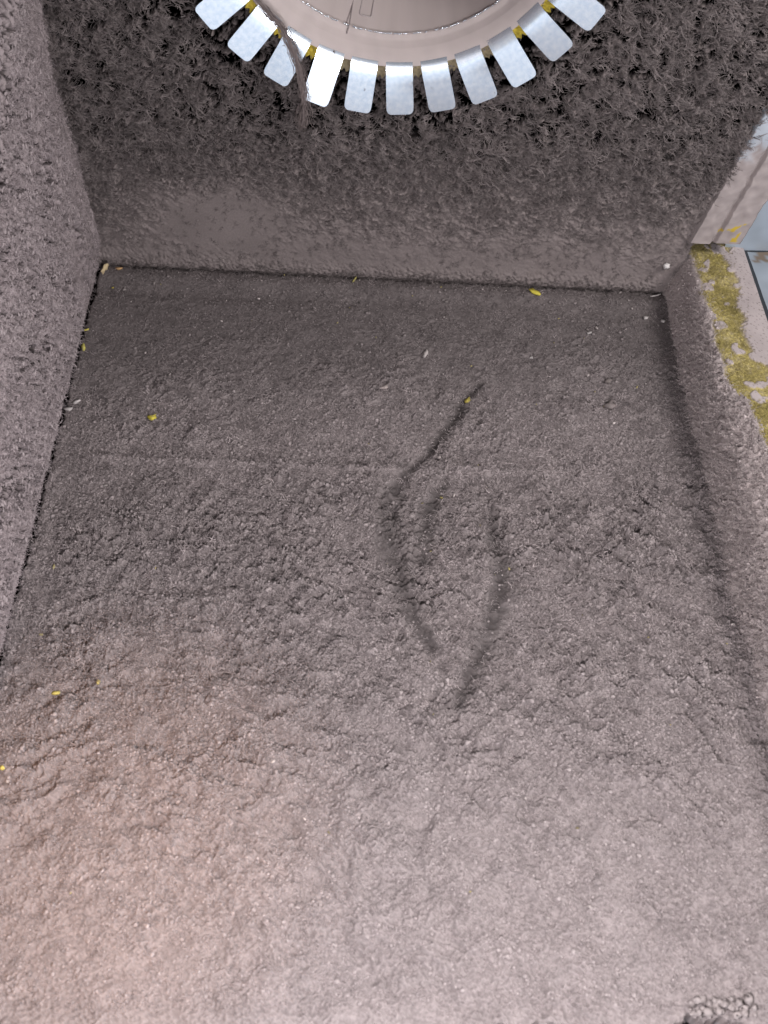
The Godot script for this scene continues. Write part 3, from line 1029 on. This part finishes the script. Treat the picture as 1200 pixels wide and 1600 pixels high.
# ==================================================================== lint strand hanging from the collar
func build_strand() -> void:
	var st := SurfaceTool.new()
	st.begin(Mesh.PRIMITIVE_TRIANGLES)
	var path := [Vector3(-0.066, 0.172, 0.002), Vector3(-0.0576, 0.1606, 0.009), Vector3(-0.0456, 0.1479, 0.011), Vector3(-0.0400, 0.1345, 0.012), Vector3(-0.0378, 0.122, 0.012), Vector3(-0.0374, 0.112, 0.011), Vector3(-0.0388, 0.1030, 0.009), Vector3(-0.0398, 0.0975, 0.008)]
	var cv := Curve3D.new()
	for k in path.size():
		var t: Vector3 = (path[mini(k + 1, path.size() - 1)] - path[maxi(k - 1, 0)]) / 6.0
		cv.add_point(path[k], -t, t)
	var origin: Vector3 = path[-1]
	for i in 420:
		var s := rng.randf() * cv.get_baked_length()
		var l := rng.randf_range(0.004, 0.014)
		var pts := []
		var wide := 0.0006 + 0.0014 * s / cv.get_baked_length()
		var o := Vector3(rng.randfn(), rng.randfn(), rng.randfn()) * wide * 0.7
		for k in 6:
			var q := cv.sample_baked(minf(s + l * k / 5.0, cv.get_baked_length() + 0.0))
			o += Vector3(rng.randfn(), rng.randfn(), rng.randfn()) * wide * 0.22
			pts.append(q + o - origin)
		var g := rng.randf_range(0.7, 1.2)
		bar_chain(st, pts, 0.00016, 0.0001, Color(0.24 * g, 0.20 * g, 0.195 * g))
	var core := []
	for k in 30: core.append(cv.sample_baked(cv.get_baked_length() * k / 29.0) - origin)
	bar_chain(st, core, 0.0004, 0.0009, Color(0.20, 0.168, 0.165), 7)
	st.generate_normals()
	var o2 := put("lint_strand", st.commit(), mats.fibre)
	o2.transform = rear_frame * Transform3D(Basis(), origin)
	tag(o2, "long grey lint strand hanging across a tab at the collar's left", "lint strand")

# ==================================================================== loose flakes and crumbs
func flake_mesh(size: Vector2, thick: float, col: Color, ragged: float, curl: float) -> ArrayMesh:
	var st := SurfaceTool.new()
	st.begin(Mesh.PRIMITIVE_TRIANGLES)
	var n := 11
	var top := []
	var low := []
	for k in n:
		var a := TAU * k / n
		var r := 1.0 - ragged * rng.randf()
		var v := Vector3(cos(a) * size.x * 0.5 * r, 0, sin(a) * size.y * 0.5 * r)
		v.y = curl * (v.x * v.x + v.z * v.z) / maxf(size.x, size.y) + rng.randf_range(-0.2, 0.2) * thick
		top.append(v + Vector3(0, thick * rng.randf_range(0.6, 1.1), 0))
		low.append(v)
	var mid := Vector3(0, thick * 1.2, 0)
	for k in n:
		var j := (k + 1) % n
		var g := rng.randf_range(0.8, 1.15)
		st.set_color(Color(col.r * g, col.g * g, col.b * g))
		for v in [mid, top[j], top[k], top[k], top[j], low[j], top[k], low[j], low[k], Vector3.ZERO, low[k], low[j]]: st.add_vertex(v)
	st.generate_normals()
	return st.commit()

func flake(called: String, x: float, z: float, size: Vector2, turn: float, col: Color, label: String, category: String, group := "", thick := 0.0007, ragged := 0.5, lift := 0.0, where := 0) -> MeshInstance3D:
	var o := put(called, flake_mesh(size, thick, col, ragged, 0.25), mats.flake)
	if where == 0:
		o.position = Vector3(x, floor_y(x, z) + 0.0005 + lift, z)
		o.rotation_degrees = Vector3(rng.randf_range(-9, 9), turn, rng.randf_range(-9, 9))
	tag(o, label, category, group)
	return o

func build_flakes() -> void:
	var yellow := Color(0.62, 0.54, 0.09)
	var white := Color(0.62, 0.58, 0.57)
	var grey := Color(0.36, 0.31, 0.30)
	flake("insulation_crumb", -0.1158, 0.1125, Vector2(0.0060, 0.0044), 20, yellow, "bright yellow insulation crumb on the lint left of centre", "insulation crumb", "", 0.0014, 0.6)
	flake("insulation_chip", 0.0834, 0.0179, Vector2(0.0086, 0.0036), -38, yellow * 1.05, "long yellow insulation chip near the foot of the rear board", "insulation chip", "", 0.0009, 0.2)
	flake("insulation_crumb", -0.1590, 0.0610, Vector2(0.0026, 0.0056), 8, Color(0.55, 0.50, 0.14), "tall yellow crumb beside the crack along the left board", "insulation crumb", "", 0.001, 0.4)
	flake("insulation_crumb", -0.1598, 0.0469, Vector2(0.0034, 0.0016), 10, Color(0.52, 0.46, 0.12), "flat small yellow crumb by the left crack, behind the tall one", "insulation crumb", "", 0.0007, 0.4)
	for k in 5:
		var q := Vector2(0.0425, 0.0985) + Vector2(0.0024, -0.0030) * (k - 2) * 0.5
		if k == 2:
			flake("insulation_tuft", q.x, q.y, Vector2(0.0062, 0.0032), 50, Color(0.42, 0.35, 0.09), "dull yellow tuft at the upper end of the dark scratch", "insulation tuft", "", 0.0009, 0.65)
	flake("insulation_crumb", -0.1344, 0.2682, Vector2(0.0042, 0.0022), 12, Color(0.60, 0.52, 0.16), "yellow crumb in the paler lint at the front left", "insulation crumb", "", 0.0009, 0.5)
	flake("insulation_crumb", -0.1175, 0.2637, Vector2(0.0018, 0.0026), 0, Color(0.58, 0.49, 0.20), "tiny pale yellow speck right of the front left crumb", "insulation crumb", "", 0.0008, 0.4)
	flake("insulation_crumb", -0.1485, 0.3020, Vector2(0.0024, 0.0020), 0, Color(0.66, 0.56, 0.16), "small round yellow crumb at the left edge of the photo", "insulation crumb", "", 0.001, 0.3)
	flake("insulation_sliver", -0.0165, 0.0060, Vector2(0.0012, 0.0062), -22, Color(0.40, 0.36, 0.13), "thin olive sliver poking out below the rear board", "insulation sliver", "", 0.0008, 0.3)
	flake("paint_flake", -0.1500, -0.0040, Vector2(0.0046, 0.0026), 5, Color(0.52, 0.33, 0.17), "small orange-tan flake in the rear left corner", "paint flake", "", 0.0006, 0.4)
	flake("insulation_crumb", -0.1515, 0.0112, Vector2(0.0020, 0.0012), 5, Color(0.45, 0.38, 0.10), "faint yellow fleck just in front of the orange-tan flake", "insulation crumb", "", 0.0006, 0.4)
	var cf := put("paint_flake", flake_mesh(Vector2(0.0042, 0.0088), 0.0006, Color(0.62, 0.50, 0.31), 0.6, 0.6), mats.flake)
	cf.transform = Transform3D(Basis(Vector3(0.25, 0, -0.97).normalized(), 0.95), Vector3(-0.1565, 0.0055, 0.0005)) * Transform3D(Basis(Vector3.RIGHT, 0.7), Vector3.ZERO)
	tag(cf, "curled cream flake caught in the rear left corner", "paint flake")
	var wf := put("foam_crumb", flake_mesh(Vector2(0.0042, 0.0040), 0.0026, Color(0.74, 0.71, 0.70), 0.35, 0.0), mats.flake)
	wf.transform = Transform3D(Basis(Vector3.RIGHT, 0.7), Vector3(0.1530, 0.0185, 0.0160))
	tag(wf, "white crumb stuck in the rear right corner", "foam crumb")
	flake("dust_crumb", -0.1560, 0.1000, Vector2(0.0050, 0.0030), 20, white, "upper pale flake of the pair beside the left crack", "dust flake", "", 0.0007, 0.4)
	flake("dust_crumb", -0.1592, 0.1050, Vector2(0.0052, 0.0028), -10, white * 0.9, "lower pale flake of the pair beside the left crack", "dust flake", "", 0.0007, 0.4)
	flake("dust_flake", 0.0219, 0.0659, Vector2(0.0028, 0.0064), -18, Color(0.46, 0.42, 0.41), "pale wing-shaped flake lying behind the scratch's upper end", "dust flake", "", 0.0005, 0.45)
	flake("lint_pellet", 0.1148, 0.0875, Vector2(0.0056, 0.0044), 0, grey * 0.55, "upper grey lint pellet near the right board", "lint pellet", "", 0.0011, 0.6)
	flake("lint_pellet", 0.1138, 0.1035, Vector2(0.0084, 0.0056), 30, grey * 0.55, "lower, larger grey lint pellet near the right board", "lint pellet", "", 0.0011, 0.6)
	flake("straw", 0.1500, 0.0195, Vector2(0.0070, 0.0008), 15, white, "white straw bit in the rear right corner", "straw", "", 0.0005, 0.1)
	flake("dust_flake", 0.1420, 0.0371, Vector2(0.0040, 0.0030), 40, white * 0.75, "pale flake before the rear right corner, left of another", "dust flake", "", 0.0006, 0.5)
	flake("dust_flake", 0.1510, 0.0400, Vector2(0.0028, 0.0028), 0, white * 0.85, "small white flake against the foot of the right board", "dust flake", "", 0.0006, 0.5)
	flake("dust_flake", 0.1099, 0.0494, Vector2(0.0042, 0.0022), 25, white * 0.6, "greyish flake between the yellow chip and the lint pellets", "dust flake", "", 0.0005, 0.5)
	flake("dust_flake", 0.0774, 0.0684, Vector2(0.0024, 0.0022), 0, white * 0.8, "single small white flake in front of the yellow chip", "dust flake", "", 0.0006, 0.5)
	flake("dust_flake", 0.0000, 0.0921, Vector2(0.0052, 0.0036), 10, grey * 1.15, "soft pale flake left of the scratch's upper end", "dust flake", "", 0.0006, 0.6)
	flake("insulation_crumb", -0.1473, 0.2044, Vector2(0.0016, 0.0030), 0, Color(0.46, 0.40, 0.18), "faint yellow fleck near the front of the left crack", "insulation crumb", "", 0.0006, 0.5)
	flake("insulation_crumb", -0.1470, 0.2388, Vector2(0.0034, 0.0018), 10, Color(0.46, 0.40, 0.20), "faint yellow smear where the left crack ends", "insulation crumb", "", 0.0006, 0.5)
